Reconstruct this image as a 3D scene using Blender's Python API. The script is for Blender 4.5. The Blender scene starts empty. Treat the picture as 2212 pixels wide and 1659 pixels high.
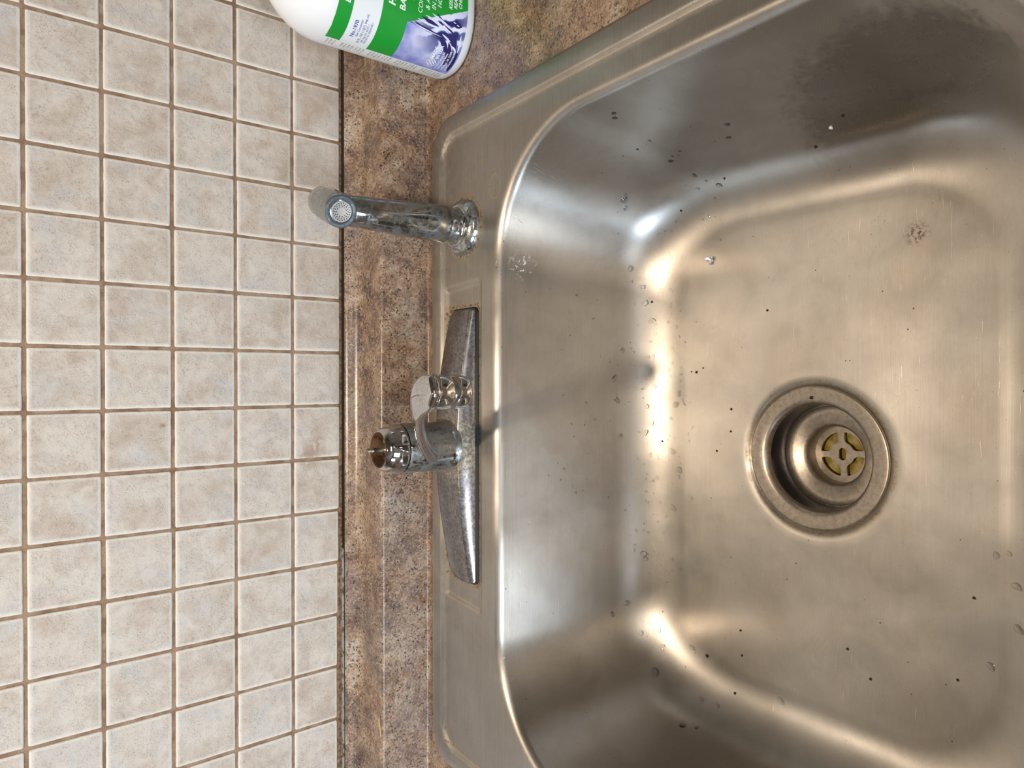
import bpy, bmesh, math, random
from mathutils import Vector, Matrix, noise
from mathutils.bvhtree import BVHTree
random.seed(7)
PI = math.pi
S = bpy.context.scene
COL = S.collection

# ------------------------------------------------------------------ camera
R0 = ((-0.0002594860725613888, 0.9999739163015877, 0.007217990263451688),
      (-0.6036773150761381, 0.005597747745650083, -0.7972091096335019),
      (-0.79722871996024, -0.00456420164335518, 0.6036601164015357))
CAM = Vector((0.0616, -0.66747569, 0.353))
cd = bpy.data.cameras.new('camera')
cam = bpy.data.objects.new('camera', cd)
COL.objects.link(cam)
m = Matrix(R0).to_4x4(); m.translation = CAM
cam.matrix_world = m
cd.sensor_width = 36.0; cd.lens = 1470 / 2212 * 36; cd.clip_start = .01
S.camera = cam

# ------------------------------------------------------------------ world, lamps, exposure
W = bpy.data.worlds.new('world'); S.world = W; W.use_nodes = True
wn = W.node_tree.nodes; wl = W.node_tree.links
bg = wn['Background']; bg.inputs[0].default_value = (.62, .78, 1.0, 1); bg.inputs[1].default_value = 1.0
S.view_settings.view_transform = 'Standard'; S.view_settings.look = 'None'
S.view_settings.gamma = 1; S.view_settings.use_curve_mapping = False
S.view_settings.exposure = 0.0

def area(name, loc, target, sx, sy, power, color, shape='RECTANGLE', spread=PI):
    l = bpy.data.lights.new(name, 'AREA'); l.shape = shape; l.size = sx; l.size_y = sy
    l.energy = power; l.color = color; l.spread = spread
    o = bpy.data.objects.new(name, l); COL.objects.link(o)
    o.location = loc
    o.rotation_euler = (Vector(target) - Vector(loc)).to_track_quat('-Z', 'Y').to_euler()
    return o
# daylight entering through the window at the left end of the wall behind the viewer
area('window_daylight', (-1.25, -3.06, .62), (-.1, 0, .1), .95, 1.05, 50, (.82, .91, 1.0))
# small window further along, in the left wall
area('side_window_daylight', (-1.86, -1.72, .80), (0, -.45, 0), .44, .50, 30, (.66, .82, 1.0))
# warm ceiling lamp over the sink (its bulb)
BULB = (-.02, -.66, 1.36)
area('sink_lamp', BULB, (-.02, -.5, 0), .085, .085, 12.8, (1.0, .84, .655), 'DISK')
# neutral fill light, added behind the viewer to brighten the front wall
area('room_fill_light', (.3, -2.2, 1.44), (.3, -2.2, 0), .9, .5, 9, (1.0, .97, .93))

# ------------------------------------------------------------------ helpers
def lin(*c):
    return tuple(((x/255)/12.92 if x/255 <= .04045 else ((x/255+.055)/1.055)**2.4) for x in c) + (1,)

class M:
    """tiny node-material builder"""
    def __init__(s, name):
        s.m = bpy.data.materials.new(name); s.m.use_nodes = True
        s.t = s.m.node_tree; s.b = s.t.nodes['Principled BSDF']
    def n(s, ty, ins=None, **p):
        k = s.t.nodes.new('ShaderNode' + ty)
        for a, v in p.items(): setattr(k, a, v)
        for a, v in (ins or {}).items(): s.put(k.inputs[a], v)
        return k
    def put(s, sock, v):
        if isinstance(v, bpy.types.NodeSocket): s.t.links.new(v, sock)
        elif isinstance(v, bpy.types.Node): s.t.links.new(v.outputs[0], sock)
        else: sock.default_value = v
    def set(s, **k):
        for a, v in k.items(): s.put(s.b.inputs[a.replace('_', ' ')], v)
    def co(s, scale=(1, 1, 1), rot=(0, 0, 0), loc=(0, 0, 0)):
        c = s.n('NewGeometry')     # the objects stay where they are built, so world position is their own
        return s.n('Mapping', {0: c.outputs['Position'], 1: loc, 2: rot, 3: scale}).outputs[0]
    def noise(s, scale, detail=4, rough=.55, vec=None, dist=0):
        return s.n('TexNoise', {'Vector': vec if vec is not None else s.co(), 'Scale': scale, 'Detail': detail,
                                'Roughness': rough, 'Distortion': dist}).outputs[0]
    def ramp(s, f, stops, interp='LINEAR'):
        r = s.n('ValToRGB', {0: f}); r.color_ramp.interpolation = interp
        e = r.color_ramp.elements
        while len(e) < len(stops): e.new(.5)
        for i, (p, c) in enumerate(stops):
            e[i].position = p
            e[i].color = c if isinstance(c, tuple) else (c, c, c, 1)
        return r.outputs[0]
    def step(s, f, a, b):
        return s.n('MapRange', {0: f, 1: a, 2: b, 3: 0.0, 4: 1.0}, clamp=True).outputs[0]
    def math(s, op, a, b=0.0):
        return s.n('Math', {0: a, 1: b}, operation=op).outputs[0]
    def mix(s, f, a, b, mode='MIX'):
        k = s.n('Mix', data_type='RGBA', blend_type=mode)
        s.put(k.inputs[0], f); s.put(k.inputs[6], a); s.put(k.inputs[7], b)
        return k.outputs[2]
    def attr(s, name):
        return s.n('Attribute', attribute_name=name).outputs['Fac']
    def bump(s, h, strength=.3, dist=.001, normal=None):
        k = s.n('Bump', {'Strength': strength, 'Distance': dist, 'Height': h})
        if normal is not None: s.put(k.inputs['Normal'], normal)
        return k.outputs[0]
    def spot(s, p, r0, r1):
        """1 within r0 of point p, fading to 0 at r1"""
        d = s.n('VectorMath', {0: s.n('NewGeometry').outputs['Position'], 1: p}, operation='DISTANCE').outputs['Value']
        return s.n('MapRange', {0: d, 1: r0, 2: r1, 3: 1.0, 4: 0.0}, clamp=True).outputs[0]

def simple(name, col, rough=.5, metal=0.0, **k):
    a = M(name); a.set(Base_Color=col, Roughness=rough, Metallic=metal, **k); return a.m

def tag(o, label=None, cat=None, group=None, kind=None):
    if label: o['label'] = label
    if cat: o['category'] = cat
    if group: o['group'] = group
    if kind: o['kind'] = kind
    return o

def empty(name, loc, label, cat, group=None):
    o = bpy.data.objects.new(name, None); o.empty_display_size = .02; COL.objects.link(o)
    o.location = loc
    return tag(o, label, cat, group)

def link(o, parent=None):
    COL.objects.link(o)
    if parent is not None:
        o.parent = parent
        p = parent; off = Vector((0, 0, 0))
        while p is not None: off += p.location; p = p.parent
        o.location = -off          # vertices are given in room coordinates
    return o

def mesh(name, vs, fs, mat, parent=None, smooth=True, fmat=None, attrs=None):
    me = bpy.data.meshes.new(name); me.from_pydata([tuple(v) for v in vs], [], fs)
    bm = bmesh.new(); bm.from_mesh(me); bmesh.ops.recalc_face_normals(bm, faces=bm.faces); bm.to_mesh(me); bm.free()
    for mm in (mat if isinstance(mat, (list, tuple)) else [mat]): me.materials.append(mm)
    if fmat: me.polygons.foreach_set('material_index', fmat)
    me.polygons.foreach_set('use_smooth', [smooth] * len(me.polygons))
    for k, v in (attrs or {}).items():
        a = me.attributes.new(k, 'FLOAT', 'POINT'); a.data.foreach_set('value', v)
    o = bpy.data.objects.new(name, me)
    return link(o, parent)

def loft(loops, close=True, cap0=False, cap1=False):
    n = len(loops[0]); vs = [v for l in loops for v in l]; fs = []
    for i in range(len(loops) - 1):
        for j in range(n if close else n - 1):
            k = (j + 1) % n
            fs.append((i*n + j, i*n + k, (i+1)*n + k, (i+1)*n + j))
    if cap0: fs.append(tuple(range(n)))
    if cap1: fs.append(tuple((len(loops)-1)*n + j for j in range(n)))
    return vs, fs

def lathe(prof, c, axis=(0, 0, 1), n=64, cap0=False, cap1=False):
    q = Vector((0, 0, 1)).rotation_difference(Vector(axis).normalized())
    c = Vector(c)
    return loft([[c + q @ Vector((r*math.cos(2*PI*j/n), r*math.sin(2*PI*j/n), z)) for j in range(n)] for r, z in prof],
                cap0=cap0, cap1=cap1)

def merge(*parts):
    vs, fs = [], []
    for v, f in parts:
        o = len(vs); vs += list(v); fs += [tuple(i + o for i in q) for q in f]
    return vs, fs

def box(x0, x1, y0, y1, z0, z1):
    v = [(x, y, z) for x in (x0, x1) for y in (y0, y1) for z in (z0, z1)]
    return v, [(0, 1, 3, 2), (4, 6, 7, 5), (0, 4, 5, 1), (2, 3, 7, 6), (0, 2, 6, 4), (1, 5, 7, 3)]

def rrect(cx, cy, hx, hy, r, z, kx=40, ky=40, kc=20):
    r = min(r, hx - 1e-4, hy - 1e-4); out = []
    def seg(a, b, k):
        for i in range(k):
            t = i / k; out.append(Vector((a[0]+(b[0]-a[0])*t, a[1]+(b[1]-a[1])*t, z)))
    def arc(ax, ay, a0):
        for i in range(kc):
            a = a0 + PI/2 * i / kc; out.append(Vector((ax + r*math.cos(a), ay + r*math.sin(a), z)))
    seg((cx+hx, cy-hy+r), (cx+hx, cy+hy-r), ky); arc(cx+hx-r, cy+hy-r, 0)
    seg((cx+hx-r, cy+hy), (cx-hx+r, cy+hy), kx); arc(cx-hx+r, cy+hy-r, PI/2)
    seg((cx-hx, cy+hy-r), (cx-hx, cy-hy+r), ky); arc(cx-hx+r, cy-hy+r, PI)
    seg((cx-hx+r, cy-hy), (cx+hx-r, cy-hy), kx); arc(cx+hx-r, cy-hy+r, 1.5*PI)
    return out

def sst(a, b, x):
    t = max(0, min(1, (x-a)/(b-a))); return t*t*(3-2*t)
def ip(x, pts):
    if x <= pts[0][0]: return pts[0][1]
    for (a, u), (b, v) in zip(pts, pts[1:]):
        if x <= b: return u + (v-u)*(x-a)/(b-a)
    return pts[-1][1]
def nz(*p): return noise.noise(Vector(p))

# ------------------------------------------------------------------ materials
def mat_tile():
    a = M('ceramic_tile')
    tone = a.attr('tone'); edge = a.attr('edge')
    sh = a.n('CombineXYZ', {0: a.math('MULTIPLY', tone, 3.7), 1: a.math('MULTIPLY', tone, 9.1), 2: 0.0})
    v = a.n('VectorMath', {0: a.co(), 1: sh}, operation='ADD').outputs[0]
    big = a.noise(42, 5, .6, v, .4); fine = a.noise(780, 5, .8, v); mid = a.noise(110, 4, .65, v, .6)
    base = a.mix(a.step(a.math('ADD', big, a.math('MULTIPLY', tone, .10)), .46, .74), lin(206, 196, 184), lin(186, 170, 154))
    base = a.mix(a.step(a.noise(30, 3, .5, a.co(loc=(3, 1, 2))), .52, .7), base, lin(193, 188, 182))
    spk = a.math('MULTIPLY', a.step(fine, .50, .60), a.step(mid, .40, .58))
    base = a.mix(a.math('MULTIPLY', spk, .55), base, lin(126, 108, 95))
    lite = a.math('MULTIPLY', a.step(a.noise(700, 3, .6, a.co(loc=(5, 5, 5))), .62, .75), .5)
    base = a.mix(lite, base, lin(226, 220, 210))
    # worn pale glaze along every tile edge
    e = a.math('SUBTRACT', 1.0, a.step(a.math('ADD', edge, a.math('MULTIPLY', a.math('SUBTRACT', mid, .5), .5)), .45, 1.0))
    base = a.mix(a.math('MULTIPLY', e, .75), base, lin(226, 222, 212))
    # coffee coloured splashes
    for p, r, f in (((-.016, 0, .103), .010, .6), ((-.004, 0, .094), .007, .5), ((.020, 0, .236), .0022, .9), ((.105, 0, .095), .008, .25), ((-.19, 0, .09), .012, .15)):
        s_ = a.math('MULTIPLY', a.spot(p, r*.4, r*1.5), a.step(mid, .36, .5))
        base = a.mix(a.math('MULTIPLY', s_, f), base, lin(150, 116, 84))
    # brown water staining just above the counter
    zz = a.n('SeparateXYZ', {0: a.n('NewGeometry').outputs['Position']}).outputs[2]
    st = a.math('MULTIPLY', a.math('SUBTRACT', 1.0, a.step(a.math('ADD', zz, a.math('MULTIPLY', mid, .01)), .073, .080)), .6)
    base = a.mix(st, base, lin(176, 140, 100))
    h = a.math('ADD', a.math('MULTIPLY', fine, .5), mid)
    a.set(Base_Color=base, Roughness=.42, Normal=a.bump(h, .7, .0009))
    return a.m
def mat_grout():
    a = M('brown_grout')
    zz = a.n('SeparateXYZ', {0: a.n('NewGeometry').outputs['Position']}).outputs[2]
    c = a.mix(a.step(a.noise(55, 4, .6), .42, .62), lin(160, 134, 110), lin(126, 98, 76))
    c = a.mix(a.math('MULTIPLY', a.step(a.noise(900, 2), .55, .7), .4), c, lin(96, 74, 58))
    c = a.mix(a.math('SUBTRACT', 1.0, a.step(zz, .070, .080)), c, a.mix(a.step(a.noise(260, 4, .7), .4, .6), lin(150, 112, 74), lin(84, 58, 40)))
    a.set(Base_Color=c, Roughness=.9, Normal=a.bump(a.noise(800, 3), .5, .0008))
    return a.m
def mat_laminate():
    a = M('granite_laminate')
    v = a.co(); vd = a.co((1, 1, 1), (0, 0, .5))
    A = a.noise(24, 5, .6, v, .8); B = a.noise(75, 5, .7, a.co(loc=(2, 3, 1)), .6); D = a.noise(460, 5, .8, a.co(loc=(7, 1, 4)), .5)
    F = a.noise(16, 3, .5, a.co(loc=(9, 9, 1)))
    c = a.ramp(a.math('ADD', a.math('MULTIPLY', A, .5), a.math('MULTIPLY', B, .5)),
               [(.34, lin(70, 56, 52)), (.42, lin(112, 92, 80)), (.49, lin(148, 120, 98)), (.55, lin(168, 144, 120)), (.64, lin(186, 172, 154))])
    c = a.mix(a.math('MULTIPLY', a.step(F, .45, .62), .45), c, lin(128, 120, 118))
    c = a.mix(a.math('MULTIPLY', a.step(a.noise(60, 4, .6, a.co(loc=(4, 8, 3)), 1.0), .54, .66), .42), c, lin(126, 84, 52))
    c = a.mix(a.math('MULTIPLY', a.step(D, .52, .58), .7), c, lin(78, 58, 48))
    c = a.mix(a.math('MULTIPLY', a.step(a.noise(420, 4, .7, a.co(loc=(1, 5, 2))), .54, .62), .5), c, lin(205, 184, 160))
    c = a.mix(a.math('MULTIPLY', a.step(a.noise(19, 4, .65, a.co(loc=(6, 2, 8)), .7), .52, .66), .5), c, lin(84, 66, 60))
    vo = a.n('TexVoronoi', {'Vector': a.n('VectorMath', {0: a.co(), 1: a.n('VectorMath', {0: a.n('TexNoise', {'Vector': a.co(), 'Scale': 300.0}).outputs[1], 'Scale': .004}, operation='SCALE').outputs[0]}, operation='ADD').outputs[0], 'Scale': 400.0, 'Randomness': 1.0})
    dots = a.math('MULTIPLY', a.math('SUBTRACT', 1.0, a.step(vo.outputs['Distance'], .22, .36)), a.step(a.noise(90, 3, .6, a.co(loc=(3, 3, 9))), .46, .54))
    c = a.mix(a.math('MULTIPLY', dots, .9), c, lin(30, 24, 28))
    vo2 = a.n('TexVoronoi', {'Vector': a.co(loc=(.3, .2, .1)), 'Scale': 170.0})
    d2 = a.math('MULTIPLY', a.math('SUBTRACT', 1.0, a.step(a.math('ADD', vo2.outputs['Distance'], a.math('MULTIPLY', D, .35)), .30, .42)), a.step(A, .5, .56))
    c = a.mix(a.math('MULTIPLY', d2, .8), c, lin(40, 34, 44))
    # rusty water line beside the steel rim
    a.set(Base_Color=c, Roughness=a.math('ADD', .14, a.math('MULTIPLY', D, .2)), Normal=a.bump(D, .12, .0005))
    a.b.inputs['Specular IOR Level'].default_value = .5
    return a.m
def mat_steel():
    a = M('brushed_stainless_steel')
    br = a.noise(1.0, 3, .6, a.co((9, 1500, 900)))           # fine brushing along X
    br2 = a.noise(1.0, 2, .5, a.co((25, 420, 300), loc=(1, 2, 3)))
    cloud = a.noise(14, 5, .6, None, .6); fog = a.noise(48, 5, .65, a.co(loc=(2, 6, 1)), .8)
    col = a.mix(a.step(cloud, .35, .65), lin(188, 183, 176), lin(174, 167, 158))
    rough = a.math('ADD', .275, a.math('MULTIPLY', fog, .16))
    rough = a.math('ADD', rough, a.math('MULTIPLY', br, .06))
    fac = a.mix(a.math('MULTIPLY', a.step(fog, .55, .72), .25), col, lin(160, 146, 128))
    # limescale haze on the back wall and side walls
    # water staining and rust: attributes carry where grime gathers
    lines = a.math('MULTIPLY', a.step(a.noise(1.0, 4, .7, a.co((14, 2600, 1400), loc=(5, 1, 2))), .34, .66), 1.0)
    deck = a.step(a.n('SeparateXYZ', {0: a.n('NewGeometry').outputs['Position']}).outputs[2], -.02, -.004)
    fac = a.mix(a.math('MULTIPLY', a.math('SUBTRACT', 1.0, lines), a.math('ADD', .10, a.math('MULTIPLY', deck, .28))), fac, lin(112, 104, 92))
    hal = a.step(a.noise(800, 2, .5, a.co(loc=(2, 9, 4))), .70, .76)
    fac = a.mix(a.math('MULTIPLY', hal, .5), fac, lin(228, 218, 200))
    g = a.attr('grime')
    gn = a.noise(420, 4, .7, a.co(loc=(4, 4, 4))); gm = a.noise(130, 4, .65)
    tan = a.step(a.math('ADD', g, a.math('MULTIPLY', a.math('SUBTRACT', gm, .5), 1.1)), .35, .95)
    fac = a.mix(a.math('MULTIPLY', tan, .62), fac, lin(158, 138, 100))
    rustm = a.math('MULTIPLY', a.step(gn, .50, .58), a.step(a.math('ADD', g, a.math('MULTIPLY', gm, .5)), .78, 1.10))
    tinyr = a.math('MULTIPLY', a.step(gn, .66, .70), a.step(g, .12, .3)); rustm = a.math('MAXIMUM', rustm, tinyr)
    # scattered dark specks
    vo = a.n('TexVoronoi', {'Vector': a.co(loc=(.11, .27, .05)), 'Scale': 140.0})
    sz = a.n('SeparateColor', {0: vo.outputs['Color']}).outputs[0]
    sp = a.math('LESS_THAN', vo.outputs['Distance'], a.math('MULTIPLY', a.math('MAXIMUM', a.math('SUBTRACT', sz, .72), 0.0), .30))
    vo3 = a.n('TexVoronoi', {'Vector': a.co(loc=(.5, .7, .9)), 'Scale': 60.0})
    sz3 = a.n('SeparateColor', {0: vo3.outputs['Color']}).outputs[1]
    sp = a.math('MAXIMUM', sp, a.math('LESS_THAN', vo3.outputs['Distance'], a.math('MULTIPLY', a.math('MAXIMUM', a.math('SUBTRACT', sz3, .86), 0.0), .28)))
    # food rust patches on the floor of the bowl
    for p, r0, r1, lo in RUST:
        s_ = a.math('MULTIPLY', a.spot(p, r0, r1), a.step(gn, lo, lo + .06))
        rustm = a.math('MAXIMUM', rustm, s_)
    tn = a.step(a.noise(900, 2, .5, a.co(loc=(8, 8, 8))), .70, .74)
    fac = a.mix(a.math('MULTIPLY', tn, .5), fac, lin(120, 96, 72))
    dirt = a.math('MAXIMUM', a.math('MULTIPLY', rustm, .9), sp)
    fac = a.mix(dirt, fac, lin(84, 52, 30))
    # dried chalky splash on the back wall
    ch = a.math('MULTIPLY', a.spot(CHALK, .004, .016), a.step(a.noise(300, 4, .7, a.co(loc=(6, 1, 1))), .56, .60))
    fac = a.mix(ch, fac, lin(225, 215, 205))
    # dried drop outline next to the bowl edge
    d = a.n('VectorMath', {0: a.n('VectorMath', {0: a.n('NewGeometry').outputs['Position'], 1: RING}, operation='SUBTRACT').outputs[0], 1: (1.0, 1.25, .2)}, operation='MULTIPLY').outputs[0]
    dl = a.n('VectorMath', {0: d}, operation='LENGTH').outputs['Value']
    dl = a.math('ADD', dl, a.math('MULTIPLY', a.math('SUBTRACT', gm, .5), .006))
    ring = a.math('SUBTRACT', 1.0, a.step(a.math('ABSOLUTE', a.math('SUBTRACT', dl, .0105)), .0002, .0006))
    fac = a.mix(a.math('MULTIPLY', ring, .85), fac, lin(206, 184, 132))
    # fine scratches
    w1 = a.n('TexNoise', {'Vector': a.co((60, 700, 60), (0, 0, .6)), 'Scale': 1.0, 'Detail': 2.0}).outputs[0]
    scr = a.math('MULTIPLY', a.step(w1, .70, .74), a.step(cloud, .48, .6))
    w2 = a.n('TexNoise', {'Vector': a.co((40, 900, 60), (0, 0, -.12)), 'Scale': 1.0, 'Detail': 1.0}).outputs[0]
    scr = a.math('ADD', scr, a.step(w2, .76, .80))
    # wet film with a ragged edge low on the right wall of the bowl
    wet = a.math('MULTIPLY', a.step(a.math('ADD', a.spot((.235, -.500, -.130), .03, .17), a.math('MULTIPLY', a.math('SUBTRACT', gm, .5), .35)), .42, .56), a.step(a.n('SeparateXYZ', {0: a.n('NewGeometry').outputs['Position']}).outputs[0], .20, .24))
    fac = a.mix(a.math('MULTIPLY', wet, .42), fac, lin(70, 64, 54))
    rough = a.math('SUBTRACT', rough, a.math('MULTIPLY', wet, .12))
    nonmetal = a.math('MAXIMUM', dirt, a.math('MAXIMUM', ch, a.math('MULTIPLY', tan, .4)))
    h = a.math('ADD', a.math('MULTIPLY', br, .35), a.math('MULTIPLY', br2, .25))
    h = a.math('SUBTRACT', h, a.math('MULTIPLY', scr, .6))
    dent = a.noise(9, 2, .4, a.co(loc=(1, 1, 5)))
    nrm = a.bump(a.math('MULTIPLY', h, a.math('ADD', .45, a.math('MULTIPLY', deck, .6))), .35, .0004, a.bump(dent, .35, .01))
    a.set(Base_Color=fac, Metallic=a.math('SUBTRACT', .93, a.math('MULTIPLY', nonmetal, .8)), Roughness=a.math('ADD', rough, a.math('MULTIPLY', tan, .1)), Normal=nrm)
    # brushed along X: the gloss spreads across the brushing
    tg = a.n('VectorMath', {0: a.n('NewGeometry').outputs['Normal'], 1: (1.0, 0.0, 0.0)}, operation='CROSS_PRODUCT').outputs[0]
    a.set(Anisotropic=.68, Tangent=tg)
    return a.m
def mat_chrome(name, rough=.07, lime=.3, col=(205, 205, 205), limecol=(150, 150, 145), rust=0.0):
    a = M(name)
    g = a.noise(110, 5, .7, None, .5); f = a.noise(620, 4, .7, a.co(loc=(3, 2, 5)))
    k = a.math('MULTIPLY', a.step(a.math('ADD', g, a.math('MULTIPLY', f, .35)), .76 - lime*.3, .98 - lime*.3), min(1, .25 + lime))
    c = a.mix(k, lin(*col), lin(*limecol))
    if rust:
        r = a.math('MULTIPLY', a.step(a.noise(240, 4, .7, a.co(loc=(8, 1, 3))), .56 - rust*.2, .64 - rust*.2), .9)
        c = a.mix(r, c, lin(92, 58, 34)); k = a.math('MAXIMUM', k, r)
    sp = a.math('MULTIPLY', a.step(a.noise(900, 2, .5, a.co(loc=(9, 2, 2))), .67, .72), .8)
    c = a.mix(sp, c, lin(70, 56, 44))
    a.set(Base_Color=c, Metallic=a.math('SUBTRACT', 1.0, a.math('MULTIPLY', k, .55)), Roughness=a.math('ADD', rough, a.math('MULTIPLY', k, .38)),
          Normal=a.bump(a.math('ADD', g, f), .02, .0004))
    return a.m

RUST = [((.163, -.459, -.160), .002, .010, .50), ((.176, -.434, -.160), .001, .007, .60), ((.166, -.405, -.160), .001, .012, .66),
        ((.178, -.352, -.160), .001, .009, .66), ((.165, -.30, -.160), .002, .03, .69), ((-.085, -.30, -.159), .001, .006, .62),
        ((-.17, -.40, -.160), .001, .007, .60), ((.17, -.48, -.158), .002, .03, .72)]
CHALK = (.163, -.188, -.022)
RING = (.2310, -.1795, .003)

T_TILE = mat_tile(); T_GROUT = mat_grout(); T_LAM = mat_laminate(); T_STEEL = mat_steel()
T_CHROME = mat_chrome('polished_chrome', .05, .12)
T_CHROME_DULL = mat_chrome('water_spotted_chrome', .13, .62, (172, 172, 170), (120, 118, 112))
def mat_plate():
    a = M('stained_chrome_plate')
    f = a.noise(330, 5, .75, None, .3); g = a.noise(70, 4, .6, a.co(loc=(1, 1, 7)))
    c = a.mix(a.step(f, .40, .62), lin(122, 116, 114), lin(160, 158, 158))
    c = a.mix(a.math('MULTIPLY', a.step(g, .48, .65), .5), c, lin(112, 104, 100))
    c = a.mix(a.math('MULTIPLY', a.step(a.noise(700, 3, .6, a.co(loc=(4, 2, 2))), .64, .69), .8), c, lin(70, 54, 42))
    d = a.n('VectorMath', {0: a.n('VectorMath', {0: a.n('NewGeometry').outputs['Position'], 1: (0.0, -.127, .02)}, operation='SUBTRACT').outputs[0], 1: (1.0, 1.0, .1)}, operation='MULTIPLY').outputs[0]
    dl = a.n('VectorMath', {0: d}, operation='LENGTH').outputs['Value']
    sc = a.math('MULTIPLY', a.math('SUBTRACT', 1.0, a.step(a.math('ADD', dl, a.math('MULTIPLY', f, .012)), .028, .044)), .8)
    c = a.mix(sc, c, a.mix(a.step(f, .45, .6), lin(120, 104, 82), lin(186, 178, 160)))
    a.set(Base_Color=c, Metallic=a.math('SUBTRACT', .9, a.math('MULTIPLY', sc, .7)), Roughness=a.math('ADD', .18, a.math('MULTIPLY', f, .2)), Normal=a.bump(f, .08, .0004))
    return a.m
T_PLATE = mat_plate()
T_CHROME_BLUE = mat_chrome('limescaled_chrome', .09, .5, (176, 178, 178), (116, 126, 126))
T_RUSTY = mat_chrome('rusty_brass', .3, .6, (96, 74, 48), (62, 44, 28), .8)
T_STEM = mat_chrome('corroded_stem', .3, .5, (150, 146, 124), (96, 90, 70), .1)
T_BLACK = simple('black_rubber', lin(18, 17, 18), .6)
T_WHITEWALL = simple('painted_wall', lin(124, 112, 98), .9)
T_FRONT = simple('cream_paint', lin(178, 172, 164), .9)
T_CEIL = simple('ceiling_paint', lin(120, 108, 94), .95)
T_FLOOR = simple('floor_vinyl', lin(120, 96, 74), .6)
T_WOOD = simple('cabinet_wood', lin(96, 62, 40), .5)
T_WHITE = simple('white_paint', lin(230, 230, 228), .5)

# ------------------------------------------------------------------ room shell
X0, X1, Y0, Z0, Z1 = -1.9, 1.9, -3.1, -.92, 1.5
def struct(name, vf, mat, smooth=False):
    return tag(mesh(name, vf[0], vf[1], mat, smooth=smooth), kind='structure')
struct('floor', box(X0-.1, X1+.1, Y0-.1, .1, Z0-.05, Z0), T_FLOOR)
struct('ceiling', box(X0-.1, X1+.1, Y0-.1, .1, Z1, Z1+.05), T_CEIL)
struct('wall_right', box(X1, X1+.1, Y0, 0, Z0, Z1), T_WHITEWALL)
struct('wall_left', merge(box(X0-.1, X0, Y0, -1.98, Z0, Z1), box(X0-.1, X0, -1.46, 0, Z0, Z1), box(X0-.1, X0, -1.98, -1.46, Z0, .52), box(X0-.1, X0, -1.98, -1.46, 1.08, Z1)), T_WHITEWALL)
struct('window_2', merge(box(X0-.08, X0-.045, -1.98, -1.95, .52, 1.08), box(X0-.08, X0-.045, -1.49, -1.46, .52, 1.08), box(X0-.08, X0-.045, -1.95, -1.49, .52, .55), box(X0-.08, X0-.045, -1.95, -1.49, 1.05, 1.08)), T_WHITE)
wx0, wx1, wz0, wz1 = -1.78, -.72, .04, 1.20
struct('wall_front', merge(box(X0, wx0, Y0-.1, Y0, Z0, Z1), box(wx1, X1, Y0-.1, Y0, Z0, Z1),
                           box(wx0, wx1, Y0-.1, Y0, Z0, wz0), box(wx0, wx1, Y0-.1, Y0, wz1, Z1)), T_FRONT)
fr = merge(box(wx0, wx0+.04, Y0-.08, Y0-.02, wz0, wz1), box(wx1-.04, wx1, Y0-.08, Y0-.02, wz0, wz1),
           box(wx0+.04, wx1-.04, Y0-.08, Y0-.02, wz0, wz0+.04), box(wx0+.04, wx1-.04, Y0-.08, Y0-.02, wz1-.04, wz1),
           box(wx0+.04, wx1-.04, Y0-.07, Y0-.03, .60, .64))
struct('window_1', fr, T_WHITE)

# tiled back wall: every tile modelled, with worn edges, over a bed of grout
PT = .054; GX = .35875; GZ = .33552
def tiled_wall():
    vs, fs, fm, edge, tone = [], [], [], [], []
    rnd = random.Random(3)
    g = .00150
    for i in range(-12, 27):           # columns along X
        for j in range(-5, 5):         # rows downwards
            x1 = GX - i*PT - g; x0 = GX - (i+1)*PT + g
            z1 = GZ - j*PT - g; z0 = GZ - (j+1)*PT + g
            if j == 4:
                z0 = .0708 + max(0, min(.0035, (-(x0+x1)/2 + .02) * .014))
            dx, dz = rnd.uniform(-.0003, .0003), rnd.uniform(-.0003, .0003)
            x0 += dx; x1 += dx; z1 += dz; z0 += dz*(j != 4)
            t = rnd.random(); hy = rnd.uniform(-.0003, .0003); K = 10
            def ringv(ins, y, e, amp):
                o = len(vs); w, h = x1-x0-2*ins, z1-z0-2*ins
                cr = max(.0014 - ins, .0003)
                base = rrect((x0+x1)/2, (z0+z1)/2, w/2, h/2, cr, 0, K, K, 3)
                for p in base:
                    n1 = nz(p.x*260, p.y*260, t*40) * amp
                    d = Vector((p.x-(x0+x1)/2, p.y-(z0+z1)/2, 0)).normalized()
                    vs.append((p.x + d.x*n1, y + hy, p.y + d.y*n1)); edge.append(e); tone.append(t)
                return o, len(base)
            r = [ringv(0, .003, 0, .00030), ringv(0, .0006, 0, .00030), ringv(.0005, .0002, .1, .00025), ringv(.0012, 0, .55, .0002), ringv(.0035, -.0002, 1, 0)]
            for (a, n), (b, _) in zip(r, r[1:]):
                for q in range(n):
                    k = (q+1) % n; fs.append((a+q, a+k, b+k, b+q)); fm.append(0)
            fs.append(tuple(r[-1][0] + q for q in range(r[-1][1]))); fm.append(0)
    o = len(vs); bx = box(X0, X1, .0009, .1, Z0, .62); vs += bx[0]; edge += [0]*8; tone += [0]*8
    for f in bx[1]: fs.append(tuple(q+o for q in f)); fm.append(1)
    o = len(vs); bx = box(X0, X1, 0, .1, .607, Z1); vs += bx[0]; edge += [0]*8; tone += [0]*8
    for f in bx[1]: fs.append(tuple(q+o for q in f)); fm.append(2)
    w = mesh('wall_back', vs, fs, [T_TILE, T_GROUT, T_WHITEWALL], smooth=False, fmat=fm, attrs={'edge': edge, 'tone': tone})
    tag(w, kind='structure')
tiled_wall()

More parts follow.
